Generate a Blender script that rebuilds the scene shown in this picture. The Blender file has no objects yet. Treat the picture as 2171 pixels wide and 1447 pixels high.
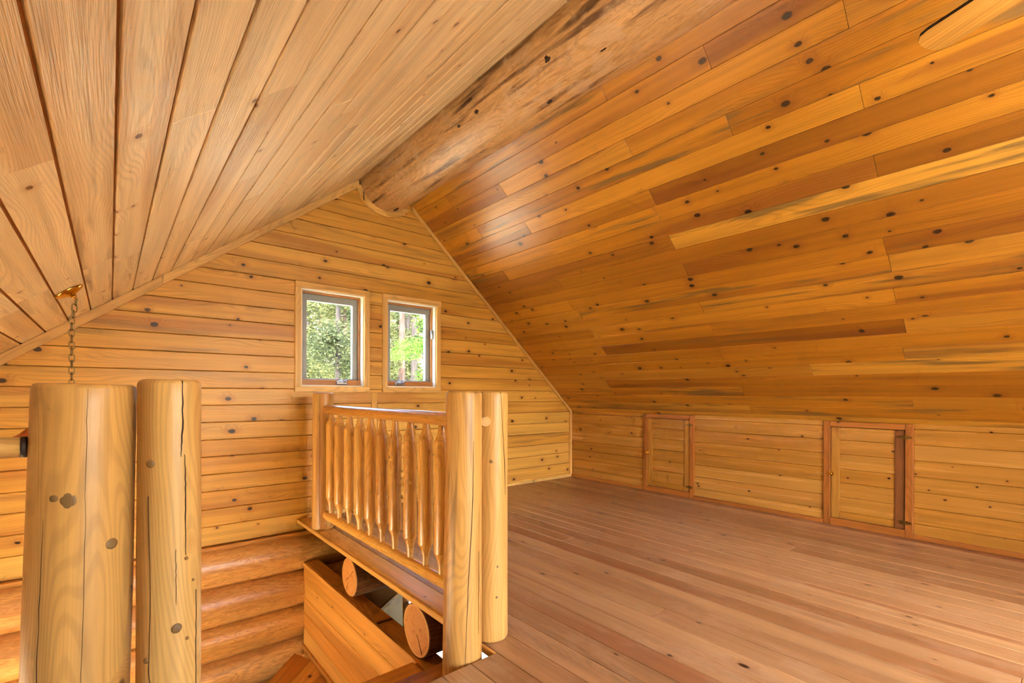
import bpy, bmesh, math, random
import numpy as np
from mathutils import Vector, Matrix, Quaternion
random.seed(7)
rng = np.random.default_rng(11)
scene = bpy.context.scene
col = scene.collection
PI = math.pi

# ------------------------------------------------------------------ camera
W_PX, H_PX = 2171, 1447
F_PX, CY_PX = 1013.3, 834.0
YAW, ROLL, CAM_H = math.radians(40.07), math.radians(-0.22), 1.12
fw = Vector((math.sin(YAW), math.cos(YAW), 0)); rt = Vector((math.cos(YAW), -math.sin(YAW), 0)); up = Vector((0, 0, 1))
cr, sr = math.cos(ROLL), math.sin(ROLL)
cam_d = bpy.data.cameras.new('camera'); cam = bpy.data.objects.new('camera', cam_d); col.objects.link(cam)
cam_d.sensor_width = 36.0; cam_d.sensor_fit = 'HORIZONTAL'; cam_d.lens = F_PX / W_PX * 36.0
cam_d.shift_y = (CY_PX - H_PX / 2) / W_PX; cam_d.clip_start = 0.05; cam_d.clip_end = 500
X = rt * cr - up * sr; Y = rt * sr + up * cr; Z = -fw
cam.matrix_world = Matrix(((X.x, Y.x, Z.x, 0), (X.y, Y.y, Z.y, 0), (X.z, Y.z, Z.z, CAM_H), (0, 0, 0, 1)))
scene.camera = cam

# ------------------------------------------------------------------ world, sun, exposure
world = bpy.data.worlds.new('world'); scene.world = world; world.use_nodes = True
wn = world.node_tree; wn.nodes.clear()
wo = wn.nodes.new('ShaderNodeOutputWorld'); wb = wn.nodes.new('ShaderNodeBackground'); sk = wn.nodes.new('ShaderNodeTexSky')
sk.sky_type = 'NISHITA'; sk.sun_disc = False; sk.sun_elevation = math.radians(48); sk.sun_rotation = math.radians(200)
sk.air_density = 1.0; sk.dust_density = 3.0; sk.ozone_density = 1.0
wn.links.new(sk.outputs[0], wb.inputs[0]); wn.links.new(wb.outputs[0], wo.inputs[0]); wb.inputs[1].default_value = 2.3
sun_d = bpy.data.lights.new('sun', 'SUN'); sun = bpy.data.objects.new('sun', sun_d); col.objects.link(sun)
sun_d.energy = 15.0; sun_d.angle = math.radians(0.6); sun_d.color = (1.0, 0.98, 0.94)
sun.rotation_euler = Vector((0.56, 0.50, -0.66)).to_track_quat('-Z', 'Y').to_euler()
scene.view_settings.view_transform = 'Standard'; scene.view_settings.look = 'None'
scene.view_settings.gamma = 1.0; scene.view_settings.use_curve_mapping = False
scene.view_settings.exposure = 0.92
scene.cycles.max_bounces = 5; scene.cycles.diffuse_bounces = 3; scene.cycles.glossy_bounces = 2; scene.cycles.transmission_bounces = 2
scene.cycles.caustics_reflective = False; scene.cycles.caustics_refractive = False; scene.cycles.blur_glossy = 1.0
scene.cycles.use_adaptive_sampling = True; scene.cycles.adaptive_threshold = 0.14; scene.cycles.adaptive_min_samples = 12
scene.cycles.sample_clamp_indirect = 8.0
scene.cycles.use_denoising = True

# ------------------------------------------------------------------ room numbers (metres)
D, K, ZK = 4.463, 4.80, 0.893              # gable wall, knee wall, knee wall height
MR, ML, CL = 0.89, 0.763, 1.769            # roof slopes, left roof height at x = 0
XL, YB, ZLOW = -1.75, -2.6, -2.55          # far left wall, rear wall, lower floor
zR = lambda x: ZK + MR * (K - x)
zL = lambda x: CL + ML * x
XE, YE = 1.288, 1.625                      # floor edges at the stairwell
KR, KL = math.hypot(1, MR), math.hypot(1, ML)

# ------------------------------------------------------------------ materials
class NT:
    def __init__(s, name):
        s.m = bpy.data.materials.new(name); s.m.use_nodes = True; s.t = s.m.node_tree; s.t.nodes.clear()
        s.out = s.n('ShaderNodeOutputMaterial'); s.b = s.n('ShaderNodeBsdfPrincipled'); s.l(s.b.outputs[0], s.out.inputs[0])
    def n(s, typ, **kw):
        x = s.t.nodes.new(typ)
        for k, v in kw.items(): setattr(x, k, v)
        return x
    def l(s, a, b): s.t.links.new(a, b)
    def put(s, inp, v):
        if isinstance(v, bpy.types.NodeSocket): s.l(v, inp)
        elif v is not None: inp.default_value = v
    def math(s, op, a, b=None, c=None, clamp=False):
        x = s.n('ShaderNodeMath', operation=op, use_clamp=clamp)
        for i, v in enumerate((a, b, c)): s.put(x.inputs[i], v)
        return x.outputs[0]
    def vm(s, op, a, b=None):
        x = s.n('ShaderNodeVectorMath', operation=op)
        s.put(x.inputs[0], a)
        if b is not None: s.put(x.inputs[1], b)
        return x.outputs[0]
    def noise(s, vec, scale=1.0, detail=2.0, rough=0.5, dist=0.0, dims='3D'):
        x = s.n('ShaderNodeTexNoise', noise_dimensions=dims)
        s.l(vec, x.inputs['Vector']); x.inputs['Scale'].default_value = scale; x.inputs['Detail'].default_value = detail
        x.inputs['Roughness'].default_value = rough; x.inputs['Distortion'].default_value = dist
        return x.outputs[0]
    def rng(s, v, a, b, c=0.0, d=1.0, smooth=True):
        x = s.n('ShaderNodeMapRange', interpolation_type='SMOOTHSTEP' if smooth else 'LINEAR')
        s.put(x.inputs[0], v)
        for i, q in enumerate((a, b, c, d)): s.put(x.inputs[i + 1], q)
        return x.outputs[0]
    def mix(s, f, a, b, blend='MIX'):
        x = s.n('ShaderNodeMix', data_type='RGBA', blend_type=blend)
        s.put(x.inputs[0], f); s.put(x.inputs[6], a); s.put(x.inputs[7], b)
        return x.outputs[2]
    def ramp(s, f, stops, interp='LINEAR'):
        x = s.n('ShaderNodeValToRGB'); x.color_ramp.interpolation = interp
        e = x.color_ramp.elements
        while len(e) < len(stops): e.new(0.5)
        for i, (p, c) in enumerate(stops): e[i].position = p; e[i].color = c
        s.put(x.inputs[0], f); return x.outputs[0]

def C(h):
    h = h.lstrip('#'); v = [int(h[i:i + 2], 16) / 255 for i in (0, 2, 4)]
    return tuple([(c / 12.92 if c <= 0.04045 else ((c + 0.055) / 1.055) ** 2.4) for c in v] + [1.0])

def wood(name, cols, heart='#8a4a18', stain='#75623f', stain_amt=0.5, heart_amt=0.6, knot='#2a0f05', knot_scale=4.5,
         knot_thr=0.45, knot_max=0.065, rough=0.4, spec=0.5, ring_freq=520.0, ring_amt=0.16, flame=0.0, flat=True, warp=0.045,
         fiber_amt=0.14, bump=0.12, kx=0.7, wear=0.0):
    """varnished softwood, grain along the object's local X"""
    t = NT(name)
    tc = t.n('ShaderNodeTexCoord').outputs['Object']; oi = t.n('ShaderNodeObjectInfo').outputs['Random']
    r2 = t.math('FRACT', t.math('MULTIPLY', oi, 37.17)); r3 = t.math('FRACT', t.math('MULTIPLY', oi, 91.73)); r4 = t.math('FRACT', t.math('MULTIPLY', oi, 173.3))
    off = t.n('ShaderNodeCombineXYZ')
    t.put(off.inputs[0], t.math('MULTIPLY', oi, 53.0)); t.put(off.inputs[1], t.math('MULTIPLY', r2, 31.0)); t.put(off.inputs[2], t.math('MULTIPLY', r3, 17.0))
    p = t.vm('ADD', tc, off.outputs[0])
    # knots
    kv = t.n('ShaderNodeTexVoronoi', voronoi_dimensions='2D' if flat else '3D', feature='F1')
    t.l(t.vm('MULTIPLY', p, (knot_scale * kx, knot_scale, knot_scale)), kv.inputs['Vector']); kv.inputs['Scale'].default_value = 1.0
    sep = t.n('ShaderNodeSeparateColor'); t.l(kv.outputs['Color'], sep.inputs[0])
    thr = t.math('ADD', t.math('MULTIPLY', r4, 0.35), knot_thr)
    kr = t.math('MULTIPLY', t.rng(sep.outputs[0], thr, 1.0, 0.022, knot_max, smooth=False), t.math('GREATER_THAN', sep.outputs[0], thr))
    kd = t.math('ADD', kv.outputs['Distance'], t.math('MULTIPLY', t.math('SUBTRACT', t.noise(p, 60.0, 0.0), 0.5), 0.02))
    kn = t.rng(t.math('DIVIDE', kd, t.math('MAXIMUM', kr, 0.0001)), 1.08, 0.62)
    halo = t.math('MULTIPLY', t.rng(t.math('DIVIDE', kd, t.math('MAXIMUM', kr, 0.0001)), 3.6, 0.8), t.rng(kr, 0.0, 0.02))
    # rings / cathedral grain
    sp = t.n('ShaderNodeSeparateXYZ'); t.l(p, sp.inputs[0])
    low = t.noise(t.vm('MULTIPLY', p, (1.1, 6.0, 6.0)), 1.0, 1.0, 0.5)
    if flat: base = sp.outputs[1]
    else:
        s2 = t.n('ShaderNodeSeparateXYZ'); t.l(tc, s2.inputs[0]); base = t.math('MULTIPLY', t.math('ADD', s2.outputs[1], s2.outputs[2]), 0.25)
    rc = t.math('ADD', t.math('ADD', base, t.math('MULTIPLY', low, warp * 4)), t.math('MULTIPLY', halo, 0.03))
    ring = t.math('SINE', t.math('MULTIPLY', rc, ring_freq))
    ring = t.rng(ring, -0.3, 1.0)
    fiber = t.noise(t.vm('MULTIPLY', p, (5.0, 260.0, 260.0)), 1.0, 1.0, 0.6)
    streak = t.noise(t.vm('MULTIPLY', p, (0.8, 24.0, 24.0)), 1.0, 2.0, 0.55)
    heartn = t.noise(t.vm('MULTIPLY', p, (0.45, 9.0, 9.0)), 1.0, 1.0, 0.5)
    stn = t.noise(t.vm('MULTIPLY', p, (1.3, 19.0, 19.0)), 1.0, 2.0, 0.6)
    n = len(cols); base_c = t.ramp(r2, [((i + 0.5) / n, C(c)) for i, c in enumerate(cols)])
    hs = t.math('MULTIPLY', t.rng(heartn, 0.47, 0.6), t.math('MULTIPLY', t.rng(r3, 0.25, 0.9), heart_amt))
    c1 = t.mix(hs, base_c, C(heart))
    ss = t.math('MULTIPLY', t.rng(stn, 0.52, 0.68), t.math('MULTIPLY', t.rng(r4, 0.55, 0.8), stain_amt))
    c1 = t.mix(ss, c1, C(stain))
    v = t.math('ADD', 1.0, t.math('MULTIPLY', t.math('SUBTRACT', streak, 0.5), 0.75))
    v = t.math('MULTIPLY', v, t.math('SUBTRACT', 1.0 + ring_amt * 0.4, t.math('MULTIPLY', ring, ring_amt)))
    v = t.math('MULTIPLY', v, t.math('ADD', 1.0 - fiber_amt / 2, t.math('MULTIPLY', fiber, fiber_amt)))
    gc = t.mix(1.0, c1, v, 'MULTIPLY')
    if flame:
        fl = t.noise(t.vm('MULTIPLY', p, (5.0, 30.0, 30.0)), 1.0, 1.0, 0.4, 0.6)
        fr = t.rng(t.math('SINE', t.math('MULTIPLY', fl, 46.0)), -0.1, 0.9)
        gc = t.mix(t.math('MULTIPLY', fr, flame), gc, C(heart))
    if wear:
        wn_ = t.noise(p, 2.2, 5.0, 0.65); w2 = t.noise(t.vm('MULTIPLY', p, (6.0, 14.0, 14.0)), 1.0, 4.0, 0.7)
        wm = t.math('MULTIPLY', t.rng(t.math('MULTIPLY', wn_, w2), 0.24, 0.36), wear)
        gc = t.mix(wm, gc, C('#d8b99a'))
    gc = t.mix(t.math('MULTIPLY', halo, 0.35), gc, C(heart))
    gc = t.mix(t.math('MULTIPLY', kn, 0.92), gc, C(knot))
    t.l(gc, t.b.inputs['Base Color'])
    t.put(t.b.inputs['Roughness'], t.math('ADD', rough - 0.06, t.math('MULTIPLY', streak, 0.14)))
    t.b.inputs['Specular IOR Level'].default_value = spec
    hgt = t.math('ADD', t.math('MULTIPLY', fiber, 0.5), t.math('MULTIPLY', low, 1.2))
    bp = t.n('ShaderNodeBump'); bp.inputs['Strength'].default_value = bump; bp.inputs['Distance'].default_value = 0.006
    t.l(hgt, bp.inputs['Height']); t.l(bp.outputs[0], t.b.inputs['Normal'])
    return t.m

def plain(name, color, rough=0.5, metal=0.0, noise_amt=0.12, nscale=30.0, spec=0.5, emit=None, emit_s=0.0):
    t = NT(name); tc = t.n('ShaderNodeTexCoord').outputs['Object']
    nz = t.noise(tc, nscale, 3.0, 0.6); c = C(color) if isinstance(color, str) else color
    d = tuple(x * (1 - noise_amt) for x in c[:3]) + (1.0,); e = tuple(min(1, x * (1 + noise_amt)) for x in c[:3]) + (1.0,)
    t.l(t.ramp(nz, [(0.3, d), (0.7, e)]), t.b.inputs['Base Color'])
    t.b.inputs['Roughness'].default_value = rough; t.b.inputs['Metallic'].default_value = metal; t.b.inputs['Specular IOR Level'].default_value = spec
    if emit: t.b.inputs['Emission Color'].default_value = C(emit); t.b.inputs['Emission Strength'].default_value = emit_s
    return t.m

def endgrain(name, light, dark):
    t = NT(name); tc = t.n('ShaderNodeTexCoord').outputs['Object']
    q = t.vm('MULTIPLY', tc, (0.0, 1.0, 1.0)); ln = t.n('ShaderNodeVectorMath', operation='LENGTH'); t.l(q, ln.inputs[0])
    nz = t.noise(tc, 9.0, 3.0, 0.6)
    r = t.math('ADD', ln.outputs['Value'], t.math('MULTIPLY', nz, 0.03))
    rg = t.rng(t.math('SINE', t.math('MULTIPLY', r, 520.0)), -0.4, 1.0)
    c = t.mix(t.math('MULTIPLY', rg, 0.45), C(light), C(dark)); c = t.mix(t.rng(t.noise(tc, 28.0, 4.0, 0.7), 0.5, 0.75), c, C(dark))
    c = t.mix(t.rng(ln.outputs['Value'], 0.126, 0.136), c, C('#d89a50'))
    t.l(c, t.b.inputs['Base Color']); t.b.inputs['Roughness'].default_value = 0.6
    return t.m

M = {}
M['ceil_r'] = wood('pine_ceiling', ['#cb8b28', '#b07016', '#d79d3a', '#be7d1c', '#c78522', '#9c6012'], heart='#86481a', stain='#6f5a34', stain_amt=0.75, knot_scale=4.6, knot_thr=0.12, knot_max=0.09, rough=0.30, heart_amt=0.6, spec=0.75, knot='#1c0a04')
M['ceil_l'] = wood('fir_ceiling', ['#edd6ae', '#e6ca9c', '#f0dcb8', '#e9d0a6'], heart='#b8803f', stain='#8a6238', stain_amt=0.5, heart_amt=0.4, knot='#6b4020', knot_scale=4.0, knot_thr=0.5, knot_max=0.05, rough=0.33, ring_freq=700, bump=0.75, spec=0.9)
M['gable'] = wood('pine_gable', ['#dca94e', '#d49b40', '#e0af56', '#cc923a', '#d7a146'], heart='#a8642a', stain='#7d6538', stain_amt=0.45, knot_scale=4.4, knot_thr=0.15, knot_max=0.09, rough=0.38, heart_amt=0.5, knot='#220e06')
M['knee'] = wood('pine_knee', ['#b98030', '#b07626', '#bf883a'], heart='#a8682c', stain_amt=0.1, knot_scale=5.5, knot_thr=0.35, knot_max=0.06, rough=0.25, spec=0.8, heart_amt=0.35, ring_amt=0.1)
M['floor'] = wood('fir_floor', ['#a98056', '#9a7046', '#b58c60', '#8e623c', '#ab8258'], heart='#8c5230', stain='#7a5a42', stain_amt=0.4, knot='#33190c', knot_scale=5.0, knot_thr=0.25, knot_max=0.075, rough=0.34, heart_amt=0.65, wear=0.14, spec=0.8, kx=0.5)
M['frame'] = wood('redwood_trim', ['#b26c2a', '#a66224', '#ba7632'], heart='#8a4c1a', stain_amt=0.1, knot_thr=0.55, knot_max=0.05, rough=0.38)
M['stop'] = wood('window_stop', ['#c08244', '#b8783a'], heart='#9a5c26', stain_amt=0.0, knot_thr=1.2, rough=0.38)
M['darkstile'] = wood('dark_stile', ['#7d4a20', '#74421c'], heart='#4d280e', stain_amt=0.2, knot_thr=0.5, rough=0.4)
M['trim'] = wood('pine_trim', ['#deb064', '#d8a85a', '#e2b66e'], heart='#b88040', stain='#8e7448', heart_amt=0.25, stain_amt=0.4, knot_thr=0.6, knot_max=0.04, rough=0.42)
M['panel'] = wood('stair_pine', ['#d39340', '#cb8834', '#d89c4a', '#c47c2e'], heart='#a5601f', stain='#846034', stain_amt=0.5, knot_thr=0.45, knot_max=0.06, rough=0.42)
M['ledge'] = wood('ledge_board', ['#dca654', '#d8a04c'], heart='#b87a34', stain_amt=0.0, heart_amt=0.2, knot_thr=0.6, knot_max=0.05, rough=0.30, spec=0.8)
M['post'] = wood('peeled_post', ['#cc9a52', '#c59048', '#d2a45c'], heart='#a86c30', stain='#8c6434', stain_amt=0.8, heart_amt=0.75, knot='#5e3c1c', flat=False, knot_scale=6.0, knot_thr=0.55, knot_max=0.10, rough=0.38, ring_freq=1100, ring_amt=0.15, warp=0.035)
M['rail'] = wood('peeled_rail', ['#dca44e', '#d59a44', '#e0ac58', '#d8a04a'], heart='#a8662a', stain_amt=0.2, heart_amt=0.5, knot='#4d2a10', flat=False, knot_scale=7.0, knot_thr=0.5, knot_max=0.10, rough=0.28, ring_freq=900, spec=0.8)
M['log'] = wood('stained_log', ['#dfa65c', '#d89c50', '#e5b06a'], heart='#a8622a', stain_amt=0.1, heart_amt=0.4, knot='#4a240c', flat=False, knot_scale=2.5, knot_thr=0.5, knot_max=0.09, rough=0.34, flame=0.42, spec=0.75)
M['ridge'] = wood('weathered_ridge', ['#d8b080', '#d0a672'], heart='#8f5a30', stain='#5a3a20', stain_amt=0.9, heart_amt=0.9, knot='#241008', flat=False, knot_scale=2.6, knot_thr=0.4, knot_max=0.09, rough=0.34, flame=0.3, wear=0.6, bump=0.5, spec=0.8)
M['joist'] = wood('bark_joist', ['#8a5a36', '#7d4f2e'], heart='#3a1d0e', flat=False, knot_scale=3.0, knot_max=0.1, rough=0.6, flame=0.55, bump=0.6)
M['end'] = endgrain('joist_end', '#cf8c42', '#a3581c')
M['postend'] = endgrain('post_end', '#d9ad6c', '#b98246')
M['crack'] = plain('crack', '#3a2310', 0.8)
M['knot'] = wood('knot_wood', ['#94703f', '#84602f'], heart='#5a3a1c', knot_thr=1.2, ring_freq=1500, rough=0.5)
M['hole'] = plain('torn_knot', '#3a1f10', 0.7, 0.0, 0.3, 60.0)
M['back'] = plain('groove_backing', '#a8682e', 0.7)
M['gap'] = plain('joint_shadow_wood', '#5a3416', 0.8)
M['outer'] = plain('outer_sheathing', '#7a6248', 0.9)
M['brass'] = plain('brass', '#dcae50', 0.16, 1.0, 0.06)
M['oldbrass'] = plain('aged_brass', '#8f7644', 0.3, 1.0, 0.1)
M['silver'] = plain('satin_nickel', '#b8b8b8', 0.25, 1.0, 0.05)
M['sash'] = plain('grey_clad_sash', '#9aa0a2', 0.45, 0.0, 0.05)
M['jamb'] = plain('cream_jamb', '#f2ece0', 0.35, 0.0, 0.03)  # one even cream tone on all four jamb boards
M['white'] = plain('white_cabinet', '#efe9e4', 0.5, 0.0, 0.03)
M['rust'] = plain('rust_shade', '#a5471c', 0.4, 0.0, 0.1)
M['dark'] = plain('dark_edge', '#2a1a10', 0.6)
M['blade'] = wood('fan_blade', ['#d09a48', '#cc9442'], heart='#b87c30', knot_thr=1.2, stain_amt=0.0, rough=0.3, heart_amt=0.3)
M['bronze'] = plain('bronze', '#4d3520', 0.35, 0.8)
M['lowfloor'] = wood('lower_floor', ['#c99a62', '#c08e54'], knot_thr=0.6, rough=0.4)
M['lowwall'] = wood('lower_wall', ['#d9a850', '#d0a048'], knot_thr=0.6, rough=0.5)
def emis(name, color, s):
    t = NT(name); e = t.n('ShaderNodeEmission'); e.inputs[0].default_value = C(color); e.inputs[1].default_value = s; t.l(e.outputs[0], t.out.inputs[0]); return t.m
M['fill_globe'] = emis('fill_globe_lit', '#f0f3ff', 72.0)  # emission of the fill light added below the fan
M['bulb'] = emis('lit_bulb', '#ffc88a', 70.0)
def glass():
    t = NT('pane_glass'); g = t.n('ShaderNodeBsdfGlossy'); g.inputs['Roughness'].default_value = 0.0
    tr = t.n('ShaderNodeBsdfTransparent'); tr.inputs[0].default_value = (0.97, 0.98, 0.97, 1)
    mx = t.n('ShaderNodeMixShader'); fr = t.n('ShaderNodeFresnel'); fr.inputs[0].default_value = 1.35
    t.l(fr.outputs[0], mx.inputs[0]); t.l(tr.outputs[0], mx.inputs[1]); t.l(g.outputs[0], mx.inputs[2]); t.l(mx.outputs[0], t.out.inputs[0]); return t.m
M['glass'] = glass()

# ------------------------------------------------------------------ builders
def tag(o, label=None, cat=None, group=None, kind=None):
    if label: o['label'] = label
    if cat: o['category'] = cat
    if group: o['group'] = group
    if kind: o['kind'] = kind
    return o

def link(name, me, parent=None, mat=None, mw=None):
    o = bpy.data.objects.new(name, me); col.objects.link(o)
    if mat is not None:
        for m in (mat if isinstance(mat, (list, tuple)) else [mat]): me.materials.append(m)
    if mw is not None: o.matrix_world = mw
    if parent is not None:
        o.parent = parent; chain = parent
        acc = Matrix.Identity(4)
        while chain is not None:
            acc = chain.matrix_basis @ acc if chain.parent is None else chain.matrix_parent_inverse @ chain.matrix_basis @ acc
            chain = chain.parent
        o.matrix_parent_inverse = acc.inverted()
    return o

def empty(name, loc=(0, 0, 0)):
    o = bpy.data.objects.new(name, None); col.objects.link(o); o.location = loc; o.empty_display_size = 0.1
    return o

def mesh(name, verts, faces, smooth=False, mats=None):
    me = bpy.data.meshes.new(name); me.from_pydata([tuple(v) for v in verts], [], faces); me.update()
    if smooth: me.polygons.foreach_set('use_smooth', [True] * len(faces))
    if mats is not None: me.polygons.foreach_set('material_index', mats)
    return me

def frame(org, ax, aw):
    ax = Vector(ax).normalized(); aw = Vector(aw).normalized(); an = ax.cross(aw)
    o = Vector(org)
    return Matrix(((ax.x, aw.x, an.x, o.x), (ax.y, aw.y, an.y, o.y), (ax.z, aw.z, an.z, o.z), (0, 0, 0, 1)))

def plank(name, parent, org, ax, aw, L0, L1, w, t, mat, c=0.003, ends=None, jit=0.0):
    """board: length along ax from L0 to L1, width along aw from 0 to w, face at 0, thickness backwards; long edges chamfered by c.
    ends = ((L0 at 0, L1 at 0), (L0 at w, L1 at w)) for slanting ends"""
    mid = (L0 + L1) / 2
    prof = [(0, -t), (0, -c), (c, 0), (w - c, 0), (w, -c), (w, -t)]
    e0, e1 = ends if ends else ((L0, L1), (L0, L1))
    vs = []
    for k in (0, 1):
        for (y, z) in prof:
            q = y / w; x = e0[k] * (1 - q) + e1[k] * q
            if z == 0 and not ends: x += (0.0012 if k == 0 else -0.0012)
            vs.append((x - mid, y - w / 2, z + jit * (1 if z > -t else 0)))
    n = 6; fs = [(i, i + n, (i + 1) % n + n, (i + 1) % n) for i in range(n)] + [tuple(range(n)), tuple(range(2 * n - 1, n - 1, -1))]
    A = Vector(ax).normalized(); B = Vector(aw).normalized()
    return link(name, mesh(name, vs, fs), parent, mat, frame(Vector(org) + A * mid + B * (w / 2), A, B))

def box(name, parent, lo, hi, mat, bev=0.0, rot=None):
    lo, hi = Vector(lo), Vector(hi); c = (lo + hi) / 2; h = (hi - lo) / 2
    d = [abs(h.x), abs(h.y), abs(h.z)]; ax = d.index(max(d))
    order = {0: (0, 1, 2), 1: (1, 2, 0), 2: (2, 0, 1)}[ax]          # local X runs along the longest side
    hh = [d[order[0]], d[order[1]], d[order[2]]]
    bm = bmesh.new(); bmesh.ops.create_cube(bm, size=2.0)
    for v in bm.verts: v.co = Vector((v.co.x * hh[0], v.co.y * hh[1], v.co.z * hh[2]))
    if bev: bmesh.ops.bevel(bm, geom=bm.edges[:], offset=min(bev, min(hh) * 0.9), segments=2, affect='EDGES', profile=0.5)
    me = bpy.data.meshes.new(name); bm.to_mesh(me); bm.free()
    u = [Vector((1, 0, 0)), Vector((0, 1, 0)), Vector((0, 0, 1))]
    mw = frame(c, u[order[0]], u[order[1]])
    if rot is not None: mw = rot @ mw
    return link(name, me, parent, mat, mw)

def boxes(name, parent, lst, mat):
    vs, fs = [], []
    for lo, hi in lst:
        b = len(vs)
        vs += [(x, y, z) for x in (lo[0], hi[0]) for y in (lo[1], hi[1]) for z in (lo[2], hi[2])]
        fs += [tuple(b + i for i in f) for f in ((0, 1, 3, 2), (4, 6, 7, 5), (0, 4, 5, 1), (2, 3, 7, 6), (0, 2, 6, 4), (1, 5, 7, 3))]
    return link(name, mesh(name, vs, fs), parent, mat)

def lathe(name, parent, p0, p1, prof, mat, seg=24, wob=0.0, sd=0, caps=True, endmat=None, bend=0.0, facet=False, roll=0.0):
    """turned or peeled round along p0-p1; prof = [(distance, radius)]; local X is the axis"""
    p0, p1 = Vector(p0), Vector(p1); A = (p1 - p0).normalized(); L = (p1 - p0).length
    B = Vector((0, 0, 1)).cross(A) if abs(A.z) < 0.9 else Vector((1, 0, 0)).cross(A)
    B.normalize()
    r_ = random.Random(sd); ph = [r_.uniform(0, 6.28) for _ in range(6)]
    vs, fs, mi = [], [], []
    for (x, r) in prof:
        q = x / max(L, 1e-6); dy = bend * math.sin(q * PI) ; 
        for k in range(seg):
            a = 2 * PI * k / seg + roll
            rr = r * (1 + wob * (math.sin(2 * a + ph[0] + 1.3 * x) + 0.6 * math.sin(3 * a + ph[1] - 2.1 * x) + 0.7 * math.sin(5.3 * x + ph[2]) + 0.35 * math.sin(13 * x + ph[3] + 2 * a)))
            vs.append((x - L / 2, rr * math.cos(a) + dy, rr * math.sin(a)))
    n = len(prof)
    for i in range(n - 1):
        for k in range(seg):
            k2 = (k + 1) % seg; fs.append((i * seg + k, i * seg + k2, (i + 1) * seg + k2, (i + 1) * seg + k)); mi.append(0)
    ns = len(fs)
    if caps:
        fs.append(tuple(range(seg - 1, -1, -1))); mi.append(1 if endmat else 0)
        fs.append(tuple((n - 1) * seg + k for k in range(seg))); mi.append(1 if endmat else 0)
    me = mesh(name, vs, fs, mats=mi)
    if not facet: me.polygons.foreach_set('use_smooth', [True] * ns + [False] * (len(fs) - ns))
    return link(name, me, parent, [mat, endmat] if endmat else mat, frame((p0 + p1) / 2, A, B))

def logprof(L, r0, r1, n=14, ch=0.012):
    pr = [(0, r0 - ch), (ch * 0.35, r0 - ch * 0.3), (ch, r0)]
    pr += [(ch + (L - 2 * ch) * i / n, r0 + (r1 - r0) * i / n) for i in range(1, n)]
    return pr + [(L - ch, r1), (L - ch * 0.35, r1 - ch * 0.3), (L, r1 - ch)]

def log(name, parent, p0, p1, r0, r1, mat, seg=28, wob=0.012, sd=0, endmat=None, n=18, ch=0.012, bend=0.0):
    L = (Vector(p1) - Vector(p0)).length
    return lathe(name, parent, p0, p1, logprof(L, r0, r1, n, ch), mat, seg, wob, sd, True, endmat, bend)

def tube(name, parent, pts, r, mat, seg=8, closed=False):
    pts = [Vector(p) for p in pts]; n = len(pts); vs, fs = [], []
    prevB = None
    for i, p in enumerate(pts):
        a = pts[(i + 1) % n] if (closed or i < n - 1) else p
        b = pts[i - 1] if (closed or i > 0) else p
        T = (a - b).normalized()
        if prevB is None: B = T.orthogonal().normalized()
        else:
            B = prevB - T * prevB.dot(T); B.normalize()
        prevB = B; N = T.cross(B)
        rr = r[i] if isinstance(r, (list, tuple)) else r
        for k in range(seg):
            q = 2 * PI * k / seg; vs.append(p + (B * math.cos(q) + N * math.sin(q)) * rr)
    m = n if closed else n - 1
    for i in range(m):
        j = (i + 1) % n
        for k in range(seg):
            k2 = (k + 1) % seg; fs.append((i * seg + k, i * seg + k2, j * seg + k2, j * seg + k))
    if not closed: fs += [tuple(range(seg - 1, -1, -1)), tuple((n - 1) * seg + k for k in range(seg))]
    return link(name, mesh(name, vs, fs, True), parent, mat)

def prism(name, parent, poly, z0, z1, mat, to=None):
    n = len(poly); vs = [(x, y, z0) for x, y in poly] + [(x, y, z1) for x, y in poly]
    if to: vs = [to(*v) for v in vs]
    fs = [tuple(range(n - 1, -1, -1)), tuple(range(n, 2 * n))] + [(i, (i + 1) % n, (i + 1) % n + n, i + n) for i in range(n)]
    return link(name, mesh(name, vs, fs), parent, mat)

def subtract(a, b, holes):
    segs = [(a, b)]
    for h0, h1 in holes:
        out = []
        for s0, s1 in segs:
            if h1 <= s0 or h0 >= s1: out.append((s0, s1))
            else:
                if h0 > s0: out.append((s0, h0))
                if h1 < s1: out.append((h1, s1))
        segs = out
    return [s for s in segs if s[1] - s[0] > 0.015]

def cuts(a, b, js):
    p = [a] + sorted(j for j in js if a + 0.08 < j < b - 0.08) + [b]
    return list(zip(p[:-1], p[1:]))

# ------------------------------------------------------------------ shell: roof, walls, floors (backing bodies)
WIN = [(1.245, 1.930, 1.128, 2.108), (2.065, 2.733, 1.128, 2.108)]        # casing outlines on the gable wall (x0, x1, z0, z1)
CAS = 0.052
HOLE = [(a + CAS, b - CAS, c + CAS, d - CAS) for a, b, c, d in WIN]
LOWWIN = (2.35, 4.25, -2.35, -0.85)
FILLWIN_REAR = (0.70, 3.30, 0.20, 2.12)  # wide window added behind the camera to let in fill daylight
FILLWIN_LEFT = (1.9, 4.0, -2.3, -0.5)                                           # y0, y1, z0, z1 of the window added beyond the stairs for light from below

def wall_with_holes(u0, u1, z0, z1, holes):
    us = sorted({u0, u1} | {h[0] for h in holes} | {h[1] for h in holes}); zs = sorted({z0, z1} | {h[2] for h in holes} | {h[3] for h in holes})
    out = []
    for i in range(len(us) - 1):
        for j in range(len(zs) - 1):
            cu, cz = (us[i] + us[i + 1]) / 2, (zs[j] + zs[j + 1]) / 2
            if not any(h[0] < cu < h[1] and h[2] < cz < h[3] for h in holes): out.append((us[i], us[i + 1], zs[j], zs[j + 1]))
    return out

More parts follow.
